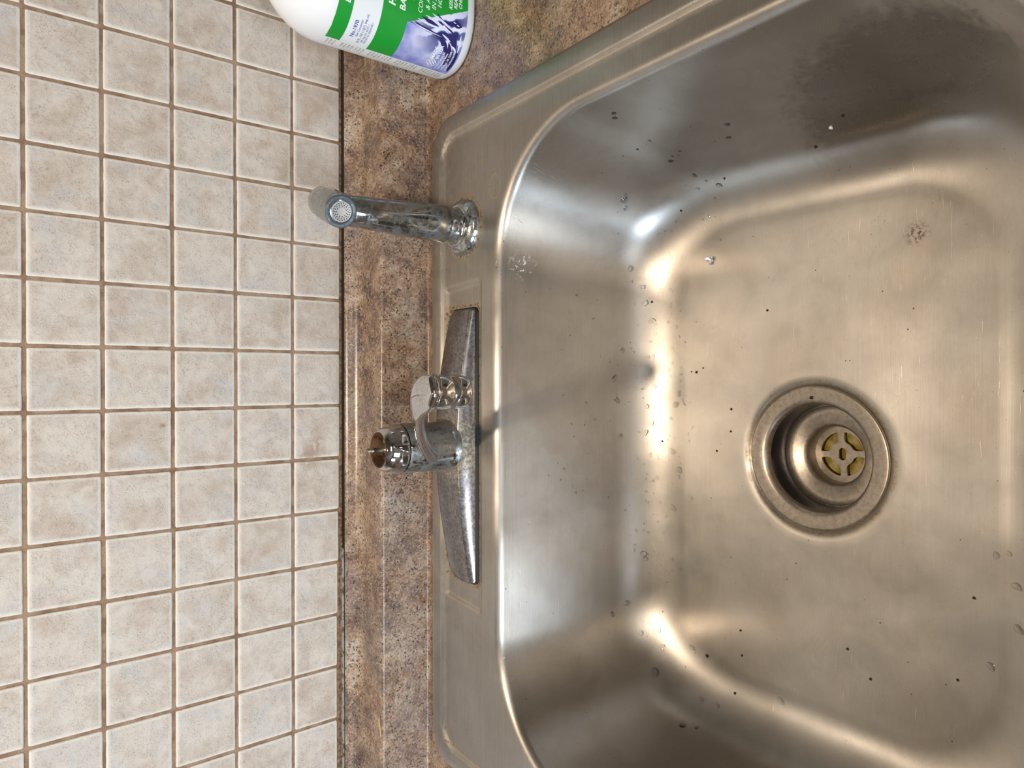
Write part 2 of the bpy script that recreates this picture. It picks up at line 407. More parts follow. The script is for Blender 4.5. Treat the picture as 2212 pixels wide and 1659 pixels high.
# ------------------------------------------------------------------ counter with integral backsplash
SX, SYB, SYF = .316, -.073, -.629          # sink rim
SCY = (SYB + SYF)/2; SHY = (SYB - SYF)/2
CXH = 1.35
counter = empty('kitchen_counter', (0, -.32, 0), 'brown granite-pattern laminate counter running along the tiled wall', 'counter')
hole = lambda z: rrect(0, SCY, SX-.010, SHY-.010, .03, z, 40, 40, 10)
def outer(z, grow=0.0):
    h = rrect(0, SCY, SX-.010, SHY-.010, .03, z, 40, 40, 10); out = []
    x0, x1, y0, y1 = -CXH, CXH, -.640, -.0635
    for p in h:
        # project each hole vertex straight out to the counter rectangle
        d = Vector((p.x, p.y-SCY))
        cs = []
        if abs(d.x) > 1e-9: cs.append(((x1 if d.x > 0 else x0)) / d.x)
        if abs(d.y) > 1e-9: cs.append(((y1 if d.y > 0 else y0) - SCY) / d.y)
        s_ = min(c for c in cs if c > 0)
        out.append(Vector((d.x*s_, SCY + d.y*s_, z)))
    return out
cv, cf = loft([hole(-.036), hole(0), outer(0)])
# fill the four corner gaps of the radial projection
ov = len(cv); cv += [Vector((sx*CXH, y, 0)) for sx in (-1, 1) for y in (-.640, -.0635)]
def corner_fill(cx_, cy_, ci):
    best = sorted(range(len(outer(0))), key=lambda k: (outer(0)[k] - Vector((cx_, cy_, 0))).length)[:1]
    return best
oo = outer(0); nO = len(oo)
for ci, (cx_, cy_) in enumerate([(-CXH, -.640), (-CXH, -.0635), (CXH, -.640), (CXH, -.0635)]):
    for k in range(nO):
        a_, b_ = oo[k], oo[(k+1) % nO]
        onx = lambda p: abs(abs(p.x) - CXH) < 1e-6
        if onx(a_) != onx(b_) and (a_.x > 0) == (cx_ > 0) and abs(a_.y - cy_) < .5 and ((a_.y > SCY) == (cy_ > SCY)):
            cf.append((2*nO + k, 2*nO + (k+1) % nO, ov + ci))
o1 = mesh('countertop', cv, cf, T_LAM, counter, smooth=False)
# rolled front edge
prof = [(-.640, 0)] + [(-.640 - .012*math.sin(t*PI/16), -.012 + .012*math.cos(t*PI/16)) for t in range(1, 9)] + [(-.652, -.036), (-.640, -.038), (-.62, -.038)]
mesh('front_edge', *loft([[Vector((x, y, z)) for y, z in prof] for x in (-CXH, CXH)], close=False), T_LAM, counter)
# backsplash: cove, upright face, rounded nose, ledge, second cove running up to the tile
bp = [(-.0635, 0)]
bp += [(-.0635 + .0035*math.sin(t*PI/16), .0035 - .0035*math.cos(t*PI/16)) for t in range(1, 9)]
bp += [(-.0600, .020), (-.0600, .0495)]
bp += [(-.0560 - .0040*math.cos(t*PI/16), .0495 + .0040*math.sin(t*PI/16)) for t in range(1, 9)]
bp += [(-.045, .0536), (-.030, .0539), (-.0255, .0542)]
bp += [(-.0255 + .0155*math.sin(t*PI/18), .0542 + .0155*(1 - math.cos(t*PI/18))) for t in range(1, 8)]
bp += [(-.0090, .0675), (-.0072, .0685), (-.0058, .0682), (-.0055, .060)]
NX = 90
mesh('backsplash', *loft([[Vector((-CXH + 2*CXH*i/NX, y, z)) for y, z in bp] for i in range(NX+1)], close=False), T_LAM, counter)
# joint between backsplash and tile: black gap, with grey sealant towards the left end
def strip(name, x0, x1, mat, y0, y1, z, wob, n=220, h=.004):
    lo = []
    for i in range(n+1):
        x = x0 + (x1-x0)*i/n
        w0 = nz(x*120, 1.3, 4)*wob; w1 = nz(x*90, 7.3, 2)*wob
        lo.append([Vector((x, y0+w0, z-h)), Vector((x, y0+w0, z)), Vector((x, y1+w1, z+.0002)), Vector((x, y1+w1, z-h))])
    return mesh(name, *loft(lo, close=False), mat, counter, smooth=False)
strip('joint_gap', -CXH, CXH, T_BLACK, -.0056, -.0008, .0686, .0003)
T_CAULK = M('grey_sealant'); T_CAULK.set(Base_Color=T_CAULK.mix(T_CAULK.step(T_CAULK.noise(150, 4, .7), .5, .6), lin(150, 158, 164), lin(70, 66, 66)), Roughness=.5); T_CAULK = T_CAULK.m
tag(strip('sealant', -1.30, -.112, T_CAULK, -.0050, -.0022, .0696, .0006), 'grey sealant bead in the left half of the joint')
T_BRN = M('brown_sealant'); T_BRN.set(Base_Color=T_BRN.mix(T_BRN.step(T_BRN.noise(300, 4, .7), .42, .6), lin(150, 116, 80), lin(86, 58, 38)), Roughness=.8, Normal=T_BRN.bump(T_BRN.noise(500, 4), .6, .001)); T_BRN = T_BRN.m
strip('stained_sealant', -1.30, -.10, T_BRN, -.0016, -.0009, .0706, .0006)

# cabinet below
mesh('cabinet', *merge(box(-CXH, CXH, -.61, -.59, Z0+.08, -.038), box(-CXH, -CXH+.02, -.59, -.01, Z0, -.038), box(CXH-.02, CXH, -.59, -.01, Z0, -.038), box(-CXH, CXH, -.55, -.53, Z0, Z0+.08)), T_WOOD, counter, smooth=False)

# ------------------------------------------------------------------ sink
sink = empty('kitchen_sink', (0, SCY, 0), 'single bowl stainless steel drop-in sink set in the brown counter', 'sink')
BX, BYB, BYF, BR = .268, -.184, -.585, .108
BCY = (BYB+BYF)/2; BHY = (BYB-BYF)/2
DC = Vector((-.001, -.382, 0))             # drain centre
KX, KY, KC = 280, 90, 26
ZD = .0028
def rl(ins, z, base='o', rr=None):
    if base == 'o': return rrect(0, SCY, SX-ins, SHY-ins, max(.032-ins*.45, .012) if rr is None else rr, z, KX, KY, KC)
    return rrect(0, BCY, BX-ins, BHY-ins, (BR - ins*.55) if rr is None else rr, z, KX, KY, KC)
loops = [rl(.0008, -.0005), rl(0, .0008), rl(.0006, .0028), rl(.002, .0043), rl(.005, .0052), rl(.011, .0056), rl(.0175, .0056), rl(.0190, .0053), rl(.0200, .0047), rl(.0222, .0033), rl(.0232, .0029), rl(.027, ZD)]
inner = rl(-.0085, ZD, 'b', .114)
last = loops[-1]; ND = 44
for k in range(1, ND):
    t = k/ND
    loops.append([a_.lerp(b_, t) for a_, b_ in zip(last, inner)])
loops.append(inner)
deck_range = (len(loops)-ND-1, len(loops))
for k in range(1, 9):
    t = k/8*PI/2*.93
    loops.append(rl(-.0085 + .0085*math.sin(t), ZD - .0085*(1-math.cos(t)), 'b'))
WD = -.158; FR = .052
ins0 = loops_in = -.0085 + .0085*math.sin(PI/2*.93); z0 = ZD - .0085*(1-math.cos(PI/2*.93))
ins1, z1 = .024, WD + FR*.80
for k in range(1, 13):
    t = k/12; loops.append(rl(ins0 + (ins1-ins0)*t, z0 + (z1-z0)*t, 'b'))
for k in range(1, 19):
    a0 = math.radians(12); t = a0 + (PI/2-a0)*k/18
    # fillet that starts tangent to the slightly leaning wall
    loops.append(rl(ins1 + FR*(math.cos(a0) - math.cos(t))*1.0, z1 - FR*(math.sin(t) - math.sin(a0)), 'b'))
fl = loops[-1]; zf = fl[0].z
def circ(r, z, src):
    out = []
    for p in src:
        a_ = math.atan2(p.y-DC.y, p.x-DC.x); out.append(Vector((DC.x + r*math.cos(a_), DC.y + r*math.sin(a_), z)))
    return out
ZF = -.1655
for p in fl: pass
c0 = circ(.066, ZF+.0012, fl)
NF = 26
for k in range(1, NF):
    t = k/NF
    row = []
    for a_, b_ in zip(fl, c0):
        q = a_.lerp(b_, t); q.z = a_.z + (b_.z-a_.z)*math.sin(t*PI/2); row.append(q)
    loops.append(row)
loops += [c0, circ(.062, ZF+.0008, fl), circ(.0595, ZF-.0002, fl), circ(.0582, ZF-.0016, fl), circ(.046, ZF-.0026, fl)]
sv, sf = loft(loops)
def panel(x, y):
    hx = ip(y, [(-.16, .1535), (-.09, .1490)])
    return sst(0, .0040, hx - abs(x)) * sst(0, .0030, y + .1590) * sst(0, .004, -.1015 - y + .004)
grime = []
for v in sv:
    if v.z > -.001 and v.y > -.17: v.z -= .0019*panel(v.x, v.y) if v.z < .0031 else 0
    g = 0
    if v.z > -.004:
        dist = min(abs(abs(v.x) - (SX-.0245)), abs(v.y - (SYB-.0245))) if v.y > -.6 else 1
        if v.y > SYB-.028 or abs(v.x) > SX-.027: g = max(g, .80*math.exp(-(dist/.0025)**2))
        d = (Vector((v.x-.204, v.y+.131)).length - .0265); g = max(g, .95*math.exp(-(d/.006)**2))
        dx = max(abs(v.x)-.128, 0); dy = max(-.151 - v.y, v.y + .100, 0); d = math.hypot(dx, dy); g = max(g, (1.15 if v.x > .12 else .95)*math.exp(-(d/.0055)**2))
        if v.y > -.165 and v.x > -.16: g = max(g, .38)
        elif v.y > -.2: g = max(g, .16)
    else:
        d = Vector((v.x-DC.x, v.y-DC.y)).length
        if abs(d-.060) < .003: g = .6
    grime.append(g)
basin = mesh('basin', sv, sf, T_STEEL, sink, attrs={'grime': grime})
bvh = BVHTree.FromPolygons([tuple(v) for v in sv], sf)

# drain: flange, cup, cone, cross bar
def mat_drain():
    a = M('drain_steel'); f = a.noise(260, 5, .7); br = a.noise(1.0, 2, .5, a.co((60, 900, 900)))
    c = a.mix(a.step(f, .4, .66), lin(184, 174, 162), lin(160, 148, 134))
    c = a.mix(a.math('MULTIPLY', a.step(a.noise(700, 2, .5, a.co(loc=(3, 3, 3))), .70, .74), .8), c, lin(80, 60, 44))
    a.set(Base_Color=c, Metallic=.95, Roughness=a.math('ADD', .34, a.math('MULTIPLY', f, .12)), Normal=a.bump(br, .15, .0003)); return a.m
T_DRAIN = mat_drain()
T_CUP = mat_chrome('dark_cup_steel', .14, .15, (84, 84, 90), (70, 64, 58))
zt = ZF
drain = mesh('drain', *lathe([(.0560, zt-.0016), (.0572, zt-.0008), (.0570, zt+.0006), (.0555, zt+.0010), (.047, zt+.0002), (.0445, zt-.0008), (.0430, zt-.0030), (.0424, zt-.006)], DC, n=128), T_DRAIN, sink)
mesh('drain_cup', *lathe([(.0424, zt-.006), (.0418, zt-.016), (.0412, zt-.0255)], DC, n=128), T_CUP, drain)
mesh('drain_cone', *lathe([(.0412, zt-.0262), (.0405, zt-.0262), (.0396, zt-.0252), (.034, zt-.0268), (.0265, zt-.0292), (.0245, zt-.0305), (.0235, zt-.0335), (.0232, zt-.048), (.0225, zt-.070)], DC, n=128), T_DRAIN, drain)
def crossbar(z):
    rin, rout, hub, w = .0168, .0205, .0098, .0030
    vs, fs = [], []
    def quad_ring(pa, pb):
        n = len(pa); o = len(vs)
        for zz in (z, z-.0016):
            for p in pa: vs.append((p[0], p[1], zz))
            for p in pb: vs.append((p[0], p[1], zz))
        for j in range(n):
            k = (j+1) % n
            fs.append((o+j, o+k, o+n+k, o+n+j)); fs.append((o+2*n+j, o+3*n+j, o+3*n+k, o+2*n+k))
            fs.append((o+j, o+2*n+j, o+2*n+k, o+k)); fs.append((o+n+j, o+n+k, o+3*n+k, o+3*n+j))
    A = [2*PI*j/72 for j in range(72)]
    P = lambda r, a_: (DC.x + r*math.cos(a_), DC.y + r*math.sin(a_))
    quad_ring([P(rout+.0030, a_) for a_ in A], [P(rin+.0016, a_) for a_ in A])
    # hub with a slotted hole
    slot = []
    for a_ in A:
        c_, s_ = math.cos(a_), math.sin(a_)
        slot.append((DC.x + .0030*c_ + .0022*max(-1, min(1, c_*8)), DC.y + .0030*s_))
    quad_ring([P(hub, a_) for a_ in A], slot)
    for q in range(4):
        a_ = q*PI/2 + .08; ca, sa = math.cos(a_), math.sin(a_)
        o = len(vs)
        n = 8; L0, L1 = hub-.001, rin+.0025
        for zz in (z+.00002, z-.0016):
            for i in range(n+1):
                t = i/n; l = L0 + (L1-L0)*t; ww = w*(1 + .7*abs(2*t-1)**3)
                for sgn in (-1, 1): vs.append((DC.x + l*ca - sgn*ww*sa*.8, DC.y + l*sa + sgn*ww*ca*.8, zz))
        m2 = 2*(n+1)
        for i in range(n):
            b = o + 2*i
            fs.append((b, b+1, b+3, b+2)); fs.append((b+m2, b+m2+2, b+m2+3, b+m2+1))
            fs.append((b, b+2, b+m2+2, b+m2)); fs.append((b+1, b+m2+1, b+m2+3, b+3))
    return vs, fs
mesh('drain_cross', *crossbar(zt-.043), T_DRAIN, drain, smooth=False)
T_SLUDGE = M('olive_drain_water')
T_SLUDGE.set(Base_Color=T_SLUDGE.mix(T_SLUDGE.step(T_SLUDGE.noise(90, 3), .4, .6), lin(176, 158, 96), lin(132, 112, 44)), Roughness=.12)
mesh('drain_water', *lathe([(.0001, zt-.0500), (.012, zt-.0500), (.0232, zt-.0500)], DC, n=64), T_SLUDGE.m, drain)

# ------------------------------------------------------------------ faucet
HY = -.127
faucet = empty('kitchen_faucet', (0, HY, .003), 'chrome faucet without its handle on the back ledge of the sink', 'faucet')
def plate():
    loops = []; N = 120
    hx, yf, yb = .1265, -.1495, -.1005
    def zt_(x): return .0065 + .0140*math.cos(min(1, abs(x)/.130)*PI/2)**1.0
    xs = [-hx + 2*hx*i/N for i in range(N+1)]
    for x in xs:
        e = hx - abs(x)
        back = yb - .009*(1 - min(1, e/.010))**2 - .006*(abs(x)/hx)**2
        top = zt_(x)
        ly = []
        ly.append((yf, .0014)); ly.append((yf+.0006, .0045)); ly.append((yf+.0040 - .001, top-.0010)); ly.append((yf+.0046, top-.0002)); ly.append((yf+.0056, top+.0001))
        for k in range(1, 8):
            t = k/7
            y = yf+.0056 + (back-.004 - (yf+.0056))*t
            ly.append((y, top + .0006*math.sin(PI*t) - .0022*t*t))
        ly.append((back-.0015, top-.0038)); ly.append((back, max(top-.008, .004))); ly.append((back, .0014))
        loops.append([Vector((x, y, z)) for y, z in ly])
    v, f = loft(loops, close=False)
    n = len(loops[0])
    f.append(tuple(range(n))); f.append(tuple((N)*n + j for j in range(n)))
    return v, f
mesh('deck_plate', *plate(), T_PLATE, faucet)
gk = rrect(0, -.1315, .1280, .0210, .006, .0012, 40, 10, 6)
gv, gf = loft([[Vector((p.x, p.y, .0010)) for p in gk], [Vector((p.x, p.y, .0030)) for p in gk]], cap1=True)
mesh('gasket', gv, gf, T_BLACK, faucet)
mesh('faucet_body', *lathe([(.0245, .0185), (.0240, .0205), (.0228, .0225), (.0224, .0260), (.0222, .045), (.0221, .066), (.0215, .0685)], (0, HY, 0)), T_CHROME_DULL, faucet)
cap = mesh('faucet_cap', *lathe([(.0212, .0690), (.0219, .0700), (.0220, .0720), (.0214, .0770), (.0203, .0815), (.0185, .0860), (.0164, .0888), (.0158, .0892)], (0, HY, 0)), T_CHROME, faucet)
mesh('rusty_ring', *lathe([(.0158, .0892), (.0152, .0896), (.0146, .0893), (.0140, .0886), (.0138, .0850), (.0120, .0840), (.0118, .0790), (.0001, .0785)], (0, HY, 0)), T_RUSTY, cap)
for a_ in (-2.45, -.75, 1.6):
    ca, sa = math.cos(a_), math.sin(a_)
    mesh('cap_notch', *lathe([(.0001, .00045), (.0012, .0004), (.0022, 0)], (.0172*ca, HY + .0172*sa, .0880), (ca*.8, sa*.8, .75), 16), T_CHROME_DULL, cap)
mesh('valve_stem', *merge(lathe([(.0060, .0785), (.0060, .0840), (.0020, .0842), (.0020, .0925), (.0023, .0928), (.0023, .0960), (.0019, .0962), (.0019, .0995), (.0015, .1000), (.0001, .1000)], (0, HY, 0), n=24)), T_STEM, faucet)
mesh('valve_screw', *merge(lathe([(.0022, .0785), (.0030, .0850), (.0028, .0858), (.0001, .0860)], (.0085, HY-.004, 0), n=12), lathe([(.0022, .0785), (.0026, .0845), (.0001, .0850)], (-.0080, HY-.004, 0), n=12)), T_CHROME_DULL, faucet)
# spout: rises from the front of the body towards the viewer, flat on top, outlet hanging at its end
TIP = Vector((.0535, -.300, 0))
def spout():
    P = [Vector((-.002, -.133, .041)), Vector((-.0035, -.148, .0485)), Vector((.003, -.165, .0620)), Vector((.016, -.198, .0860)), Vector((.0300, -.235, .1100)), Vector((.0420, -.268, .1290)), Vector((.0490, -.287, .1375)), Vector((.0535, -.300, .1400)), Vector((.0575, -.3095, .1403))]
    Wd = [.0085, .0082, .0078, .0078, .0085, .0103, .0112, .0113, .0070]
    Hh = [.0062, .0060, .0056, .0052, .0050, .0048, .0046, .0044, .0036]
    # resample
    def cr(a, b, c, d, t): return .5*((2*b) + (c-a)*t + (2*a-5*b+4*c-d)*t*t + (3*b-a-3*c+d)*t**3)
    L = []; n = len(P); Sg = 6
    for i in range(n-1):
        q = [max(0, i-1), i, i+1, min(n-1, i+2)]
        for s_ in range(Sg):
            t = s_/Sg
            L.append((cr(P[q[0]], P[q[1]], P[q[2]], P[q[3]], t), cr(*[Wd[k] for k in q], t), cr(*[Hh[k] for k in q], t)))
    L.append((P[-1], Wd[-1], Hh[-1]))
    # rounded end
    rows = []
    for i, (p, w, h) in enumerate(L):
        d = (L[min(i+1, len(L)-1)][0] - L[max(i-1, 0)][0]).normalized()
        side = d.cross(Vector((0, 0, 1))).normalized(); up = side.cross(d)
        row = []
        for k in range(32):
            a_ = 2*PI*k/32; c_, s_ = math.cos(a_), math.sin(a_)
            e = .62 if s_ > 0 else .85
            row.append(p + side*w*math.copysign(abs(c_)**e, c_) + up*h*math.copysign(abs(s_)**e, s_))
        rows.append(row)
    e = L[-1][0] + (L[-1][0]-L[-2][0]).normalized()*.0014
    rows.append([e + (v-L[-1][0])*.35 for v in rows[-1]])
    return loft(rows, cap0=True, cap1=True)
sp = mesh('spout', *spout(), T_CHROME, faucet)
mesh('spout_outlet', *lathe([(.0001, .1130), (.0085, .1130), (.0088, .1142), (.0098, .1142), (.0104, .1150), (.0107, .1190), (.0109, .1260), (.01075, .1262), (.01075, .1274), (.0110, .1276), (.0111, .1380), (.0104, .1405), (.0001, .1406)], TIP, n=64), T_CHROME, sp)

# ------------------------------------------------------------------ side sprayer
SPX, SPY = .2035, -.1305
spray = empty('side_sprayer', (SPX, SPY, .003), 'limescaled chrome side sprayer standing in its round holder on the sink ledge', 'sprayer')
mesh('escutcheon', *lathe([(.0262, .0018), (.0262, .0035), (.0256, .0062), (.0238, .0092), (.0215, .0112), (.0200, .0122), (.0192, .0125), (.0185, .0118), (.0170, .0122), (.0160, .0145), (.0155, .0180), (.0155, .0285), (.0150, .0290), (.0001, .0290)], (SPX, SPY, 0)), mat_chrome('spotted_chrome_base', .09, .45, (190, 192, 192), (140, 140, 120), .05), spray)
Nf = Vector((.1952, -.1520, .1334)); Bk = Vector((.2145, -.104, .1318))
def tube(path, rad, n=40, cap0=True, cap1=True):
    rows = []; prev = None
    for i, p in enumerate(path):
        d = (path[min(i+1, len(path)-1)] - path[max(i-1, 0)]).normalized()
        if prev is None: side = d.orthogonal().normalized()
        else: side = (prev - d*prev.dot(d)).normalized()
        prev = side; up = d.cross(side)
        rows.append([p + side*math.cos(2*PI*k/n)*rad[i] + up*math.sin(2*PI*k/n)*rad[i] for k in range(n)])
    return loft(rows, cap0=cap0, cap1=cap1)
wp = [Vector((SPX, SPY-.001, .0255)), Vector((SPX, SPY-.001, .0262)), Vector((SPX, SPY-.001, .045)), Vector((SPX-.0005, SPY, .070)), Vector((SPX-.0005, SPY+.001, .095)), Vector((SPX, SPY+.004, .115)), Vector((SPX+.001, SPY+.008, .130))]
mesh('spray_handle', *tube(wp, [.0155, .0168, .0165, .0152, .0138, .0130, .0120]), T_CHROME_BLUE, spray)
ax = (Bk-Nf).normalized()
hp = [Nf + ax*t for t in (.0006, 0, .001, .010, .022, .034, .044, .050, .0545, .057, .0578)]
head = mesh('spray_head', *tube(hp, [.0105, .0124, .0134, .0137, .0139, .0138, .0130, .0112, .0082, .0045, .001]), T_CHROME_BLUE, spray)
fq = -ax
T_FACE = mat_chrome('limescaled_ring', .3, .9, (142, 148, 152), (92, 102, 108))
mesh('nozzle_ring', *lathe([(.0130, -.0004), (.0128, .0006), (.0120, .0010), (.0096, .0008), (.0092, .0002), (.0092, -.0012)], Nf, fq, 64), T_FACE, head)
T_NOZ = simple('grey_plastic', lin(176, 174, 172), .45)
mesh('nozzle_seal', *lathe([(.0094, -.0005), (.0001, -.0005)], Nf, fq, 48), T_BLACK, head)
noz = mesh('nozzle_face', *lathe([(.0084, -.0006), (.0084, .0008), (.0080, .0012), (.0077, .0009), (.0001, .0009)], Nf, fq, 64), T_NOZ, head)
q_ = Vector((0, 0, 1)).rotation_difference(fq)
hl = []
for rr_, nn in ((.0040, 11), (.0054, 16), (.0068, 22)):
    for k in range(nn):
        a_ = 2*PI*k/nn + rr_*900
        c_ = Nf + q_ @ Vector((rr_*math.cos(a_), rr_*math.sin(a_), .00095))
        hl.append(lathe([(.00046, 0), (.0001, .00003)], c_, fq, 8, cap1=True))
holes = mesh('spray_hole', *merge(*hl), T_BLACK, head)
tag(holes, kind='stuff')

# ------------------------------------------------------------------ bottle of cleaner
BC = Vector((.404, -.108)); BA, BB, BN = .052, .042, 2.3
bottle = empty('cleaner_bottle', (BC.x, BC.y, 0), 'white plastic cleaner bottle with green and blue label on the counter', 'bottle')
T_BOT = simple('white_plastic', lin(228, 228, 228), .32); 
def oval(a_, k, z):
    c_, s_ = math.cos(a_), math.sin(a_)
    return Vector((BC.x + (BA+k)*math.copysign(abs(c_)**(2/BN), c_), BC.y + (BB+k)*math.copysign(abs(s_)**(2/BN), s_), z))
bprof = [(-.030, .0012), (-.010, .0004), (-.0055, .0006), (-.0028, .0020), (-.0010, .0048), (0, .010), (0, .05), (0, .09), (0, .128), (-.0006, .136), (-.0025, .145), (-.006, .154), (-.0115, .163), (-.0185, .171), (-.026, .177), (-.0315, .180)]
bl = [[oval(2*PI*j/96, k, z) for j in range(96)] for k, z in bprof]
rn = [(.0142, .182), (.0142, .192)]
for r, z in rn: bl.append([Vector((BC.x + r*math.cos(2*PI*j/96), BC.y + r*math.sin(2*PI*j/96), z)) for j in range(96)])
mesh('bottle_body', *loft(bl, cap0=True, cap1=True), T_BOT, bottle)
mesh('bottle_cap', *lathe([(.0155, .1865), (.0160, .188), (.0158, .206), (.0145, .2085), (.0001, .2088)], (BC.x, BC.y, 0)), T_WHITE, bottle)
# arc length table, s = 0 at the middle of the front, negative to the left
TH = [-PI + PI*i/2000*1.0 - .35 + .7*i/2000 for i in range(2001)]
pts = [oval(t, .00035, 0) for t in TH]; AL = [0]
for a_, b_ in zip(pts, pts[1:]): AL.append(AL[-1] + (b_-a_).length)
mid_ = min(range(2001), key=lambda i: abs(TH[i] + PI/2)); AL = [x - AL[mid_] for x in AL]
import bisect
def onb(s_, z, lift=0.0):
    i = max(1, min(2000, bisect.bisect_left(AL, s_))); t = (s_-AL[i-1])/(AL[i]-AL[i-1])
    return oval(TH[i-1] + (TH[i]-TH[i-1])*t, .00035 + lift, z)
def patch(name, poly, mat, lift=0.0, parent=None, n=30, jag=0.0):
    """poly: (z0, z1, fn_left(z), fn_right(z)) in mm on the bottle's skin"""
    z0_, z1_, fl_, fr_ = poly; rows = []
    for i in range(n+1):
        z = z0_ + (z1_-z0_)*i/n
        a_, b_ = fl_(z), fr_(z)
        rows.append([onb((a_ + (b_-a_)*j/40)/1000, (z + (jag*nz(j*1.7, 3, 1) if i == n else 0))/1000, lift) for j in range(41)])
    return mesh(name, *loft(rows, close=False), mat, parent or bottle)
G_GREEN = simple('green_ink', lin(22, 148, 48), .35)
G_BLUE = M('water_splash_print')
wv = G_BLUE.n('TexWave', {'Vector': G_BLUE.co((1, 1, 1), (.5, .35, .4)), 'Scale': 22.0, 'Distortion': 9.0, 'Detail': 3.0, 'Detail Scale': 1.6}).outputs[0]
sky_ = G_BLUE.mix(G_BLUE.step(G_BLUE.noise(40, 3), .35, .65), lin(112, 120, 196), lin(190, 192, 222))
dd = G_BLUE.spot((.374, -.150, .030), .012, .034)
G_BLUE.set(Base_Color=G_BLUE.mix(dd, sky_, G_BLUE.ramp(wv, [(.2, lin(30, 30, 96)), (.5, lin(84, 96, 168)), (.8, lin(222, 224, 240))])), Roughness=.35)
G_BLUE = G_BLUE.m
G_WHITE = simple('white_ink', lin(235, 238, 235), .4); G_NAVY = simple('navy_ink', lin(70, 76, 150), .4); G_DGREEN = simple('dark_green_ink', lin(70, 120, 84), .4)
LB = mesh('label', *loft([[onb((-73.2 + 146*j/60)/1000, z/1000, -.0001) for j in range(61)] for z in (10, 40, 70, 100, 131)], close=False), simple('label_paper', lin(226, 230, 232), .35), bottle)
patch('green_band', (118.1, 130.6, lambda z: -72.3, lambda z: 72), G_GREEN, .0001, LB, jag=.8)
patch('green_panel', (69.0, 93.2, lambda z: -72.6, lambda z: 72), G_GREEN, .0001, LB)
patch('green_field', (11.0, 69.0, lambda z: -35.1 + (69-z)*.450, lambda z: 72), G_GREEN, .0001, LB)
patch('water_picture', (11.0, 69.0, lambda z: -72.8, lambda z: -35.1 + (69-z)*.450), G_BLUE, .0001, LB)
# splash streaks and drops printed in the picture
G_DK = simple('indigo_ink', lin(34, 30, 92), .35); G_LT = simple('pale_blue_ink', lin(214, 218, 240), .35); G_PK = simple('lilac_ink', lin(196, 188, 220), .35)
def leaf(p0, p1, w, bend, mat_, lift, name):
    rows = []
    n = 22; dx, dz = p1[0]-p0[0], p1[1]-p0[1]; L = math.hypot(dx, dz); nx_, nz_ = -dz/L, dx/L
    for i in range(n+1):
        t = i/n; b_ = bend*math.sin(PI*t); ww = w*math.sin(PI*(t*.96+.02))**.8
        cx_, cz_ = p0[0]+dx*t+nx_*b_, p0[1]+dz*t+nz_*b_
        rows.append([onb((cx_+nx_*ww*k)/1000, (cz_+nz_*ww*k)/1000, lift) for k in (-1, -.33, .33, 1)])
    return loft(rows, close=False)
dk = [((-34, 67), (-40, 30), 1.2, 1.5), ((-32, 63), (-36, 33), 1.0, -2), ((-27, 56), (-29, 38), 1.6, -1), ((-20, 43), (-33, 20), 1.1, -1), ((-37, 36), (-50, 24), 2.6, 1), ((-24, 26), (-24, 15.5), 2.6, 0), ((-35, 27), (-44, 17), 3.4, 1.4), ((-45, 26), (-57, 14), 3.6, 0), ((-52, 20), (-69, 12.6), 1.6, 1), ((-30, 21), (-50, 20), 4.0, -1), ((-44, 20), (-62, 21), 3.0, 1), ((-36, 15), (-66, 12.5), 1.5, 0)]
mesh('dark_splash', *merge(*[leaf(a_, b_, w, bd, None, .00016, '') for a_, b_, w, bd in dk]), G_DK, LB)
lt = [((-33.5, 66), (-37.5, 34), .45, -.5), ((-29.5, 60), (-31, 36), .9, -1), ((-25, 53), (-33, 28), 1.2, 1), ((-22, 47), (-30, 24), 1.0, .5), ((-35, 34), (-39, 24), .8, 0), ((-24, 21.5), (-24.5, 18.5), .5, 0), ((-22.8, 25), (-23, 22), .45, 0), ((-42, 22), (-47, 15.5), .9, 1), ((-31, 15), (-46, 13.8), 1.1, 0), ((-39, 26), (-47, 19), .5, 1)]
mesh('pale_splash', *merge(*[leaf(a_, b_, w, bd, None, .00022, '') for a_, b_, w, bd in lt]), G_LT, LB)
def text(s_, x, z, h, mat_, name='print', lift=.00022, bold=0.0, shear=0.0, rot=0.0, sx=1.0, align='LEFT'):
    cu = bpy.data.curves.new('t', 'FONT'); cu.body = s_; cu.size = h*1.38; cu.offset = bold; cu.shear = shear; cu.align_x = align
    cu.resolution_u = 3
    to = bpy.data.objects.new('t', cu); COL.objects.link(to)
    dg = bpy.context.evaluated_depsgraph_get(); me = bpy.data.meshes.new_from_object(to.evaluated_get(dg))
    COL.objects.unlink(to); bpy.data.objects.remove(to)
    ca, sa = math.cos(rot), math.sin(rot)
    for v in me.vertices:
        u, w = v.co.x*sx, v.co.y
        v.co = onb((x + u*ca - w*sa)/1000, (z + u*sa + w*ca)/1000, lift)
    me.name = name; me.materials.clear(); me.materials.append(mat_)
    o = bpy.data.objects.new(name, me); return link(o, LB)
kb = .12
text('EPA', -36.6, 121.0, 6.6, G_WHITE, 'band_lettering', bold=kb, shear=.15)
text('No.1970', -62.8, 110.0, 3.3, G_NAVY, 'number_lettering', bold=.06)
text('Net Contents:', -61.2, 106.7, 2.0, G_NAVY, 'contents_lettering')
text('32 FL. OZ (1QT) 946 mL', -68.2, 103.0, 2.2, G_NAVY, 'contents_lettering', sx=.92)
text('EPA Reg. No. 81371-1', -66.0, 100.2, 1.7, G_NAVY, 'contents_lettering', sx=.9)
text('EPA Est. No. 83020-AR-1', -66.0, 97.6, 1.7, G_NAVY, 'contents_lettering', sx=.88)
text('HI', -26.9, 82.6, 6.2, G_WHITE, 'title_lettering', bold=.3, shear=.15)
text('BAC', -28.2, 73.0, 5.4, G_WHITE, 'title_lettering', bold=.14, shear=.15)
text('TH', -18.6, 65.8, 4.6, G_WHITE, 'title_lettering', bold=.12, shear=.15)
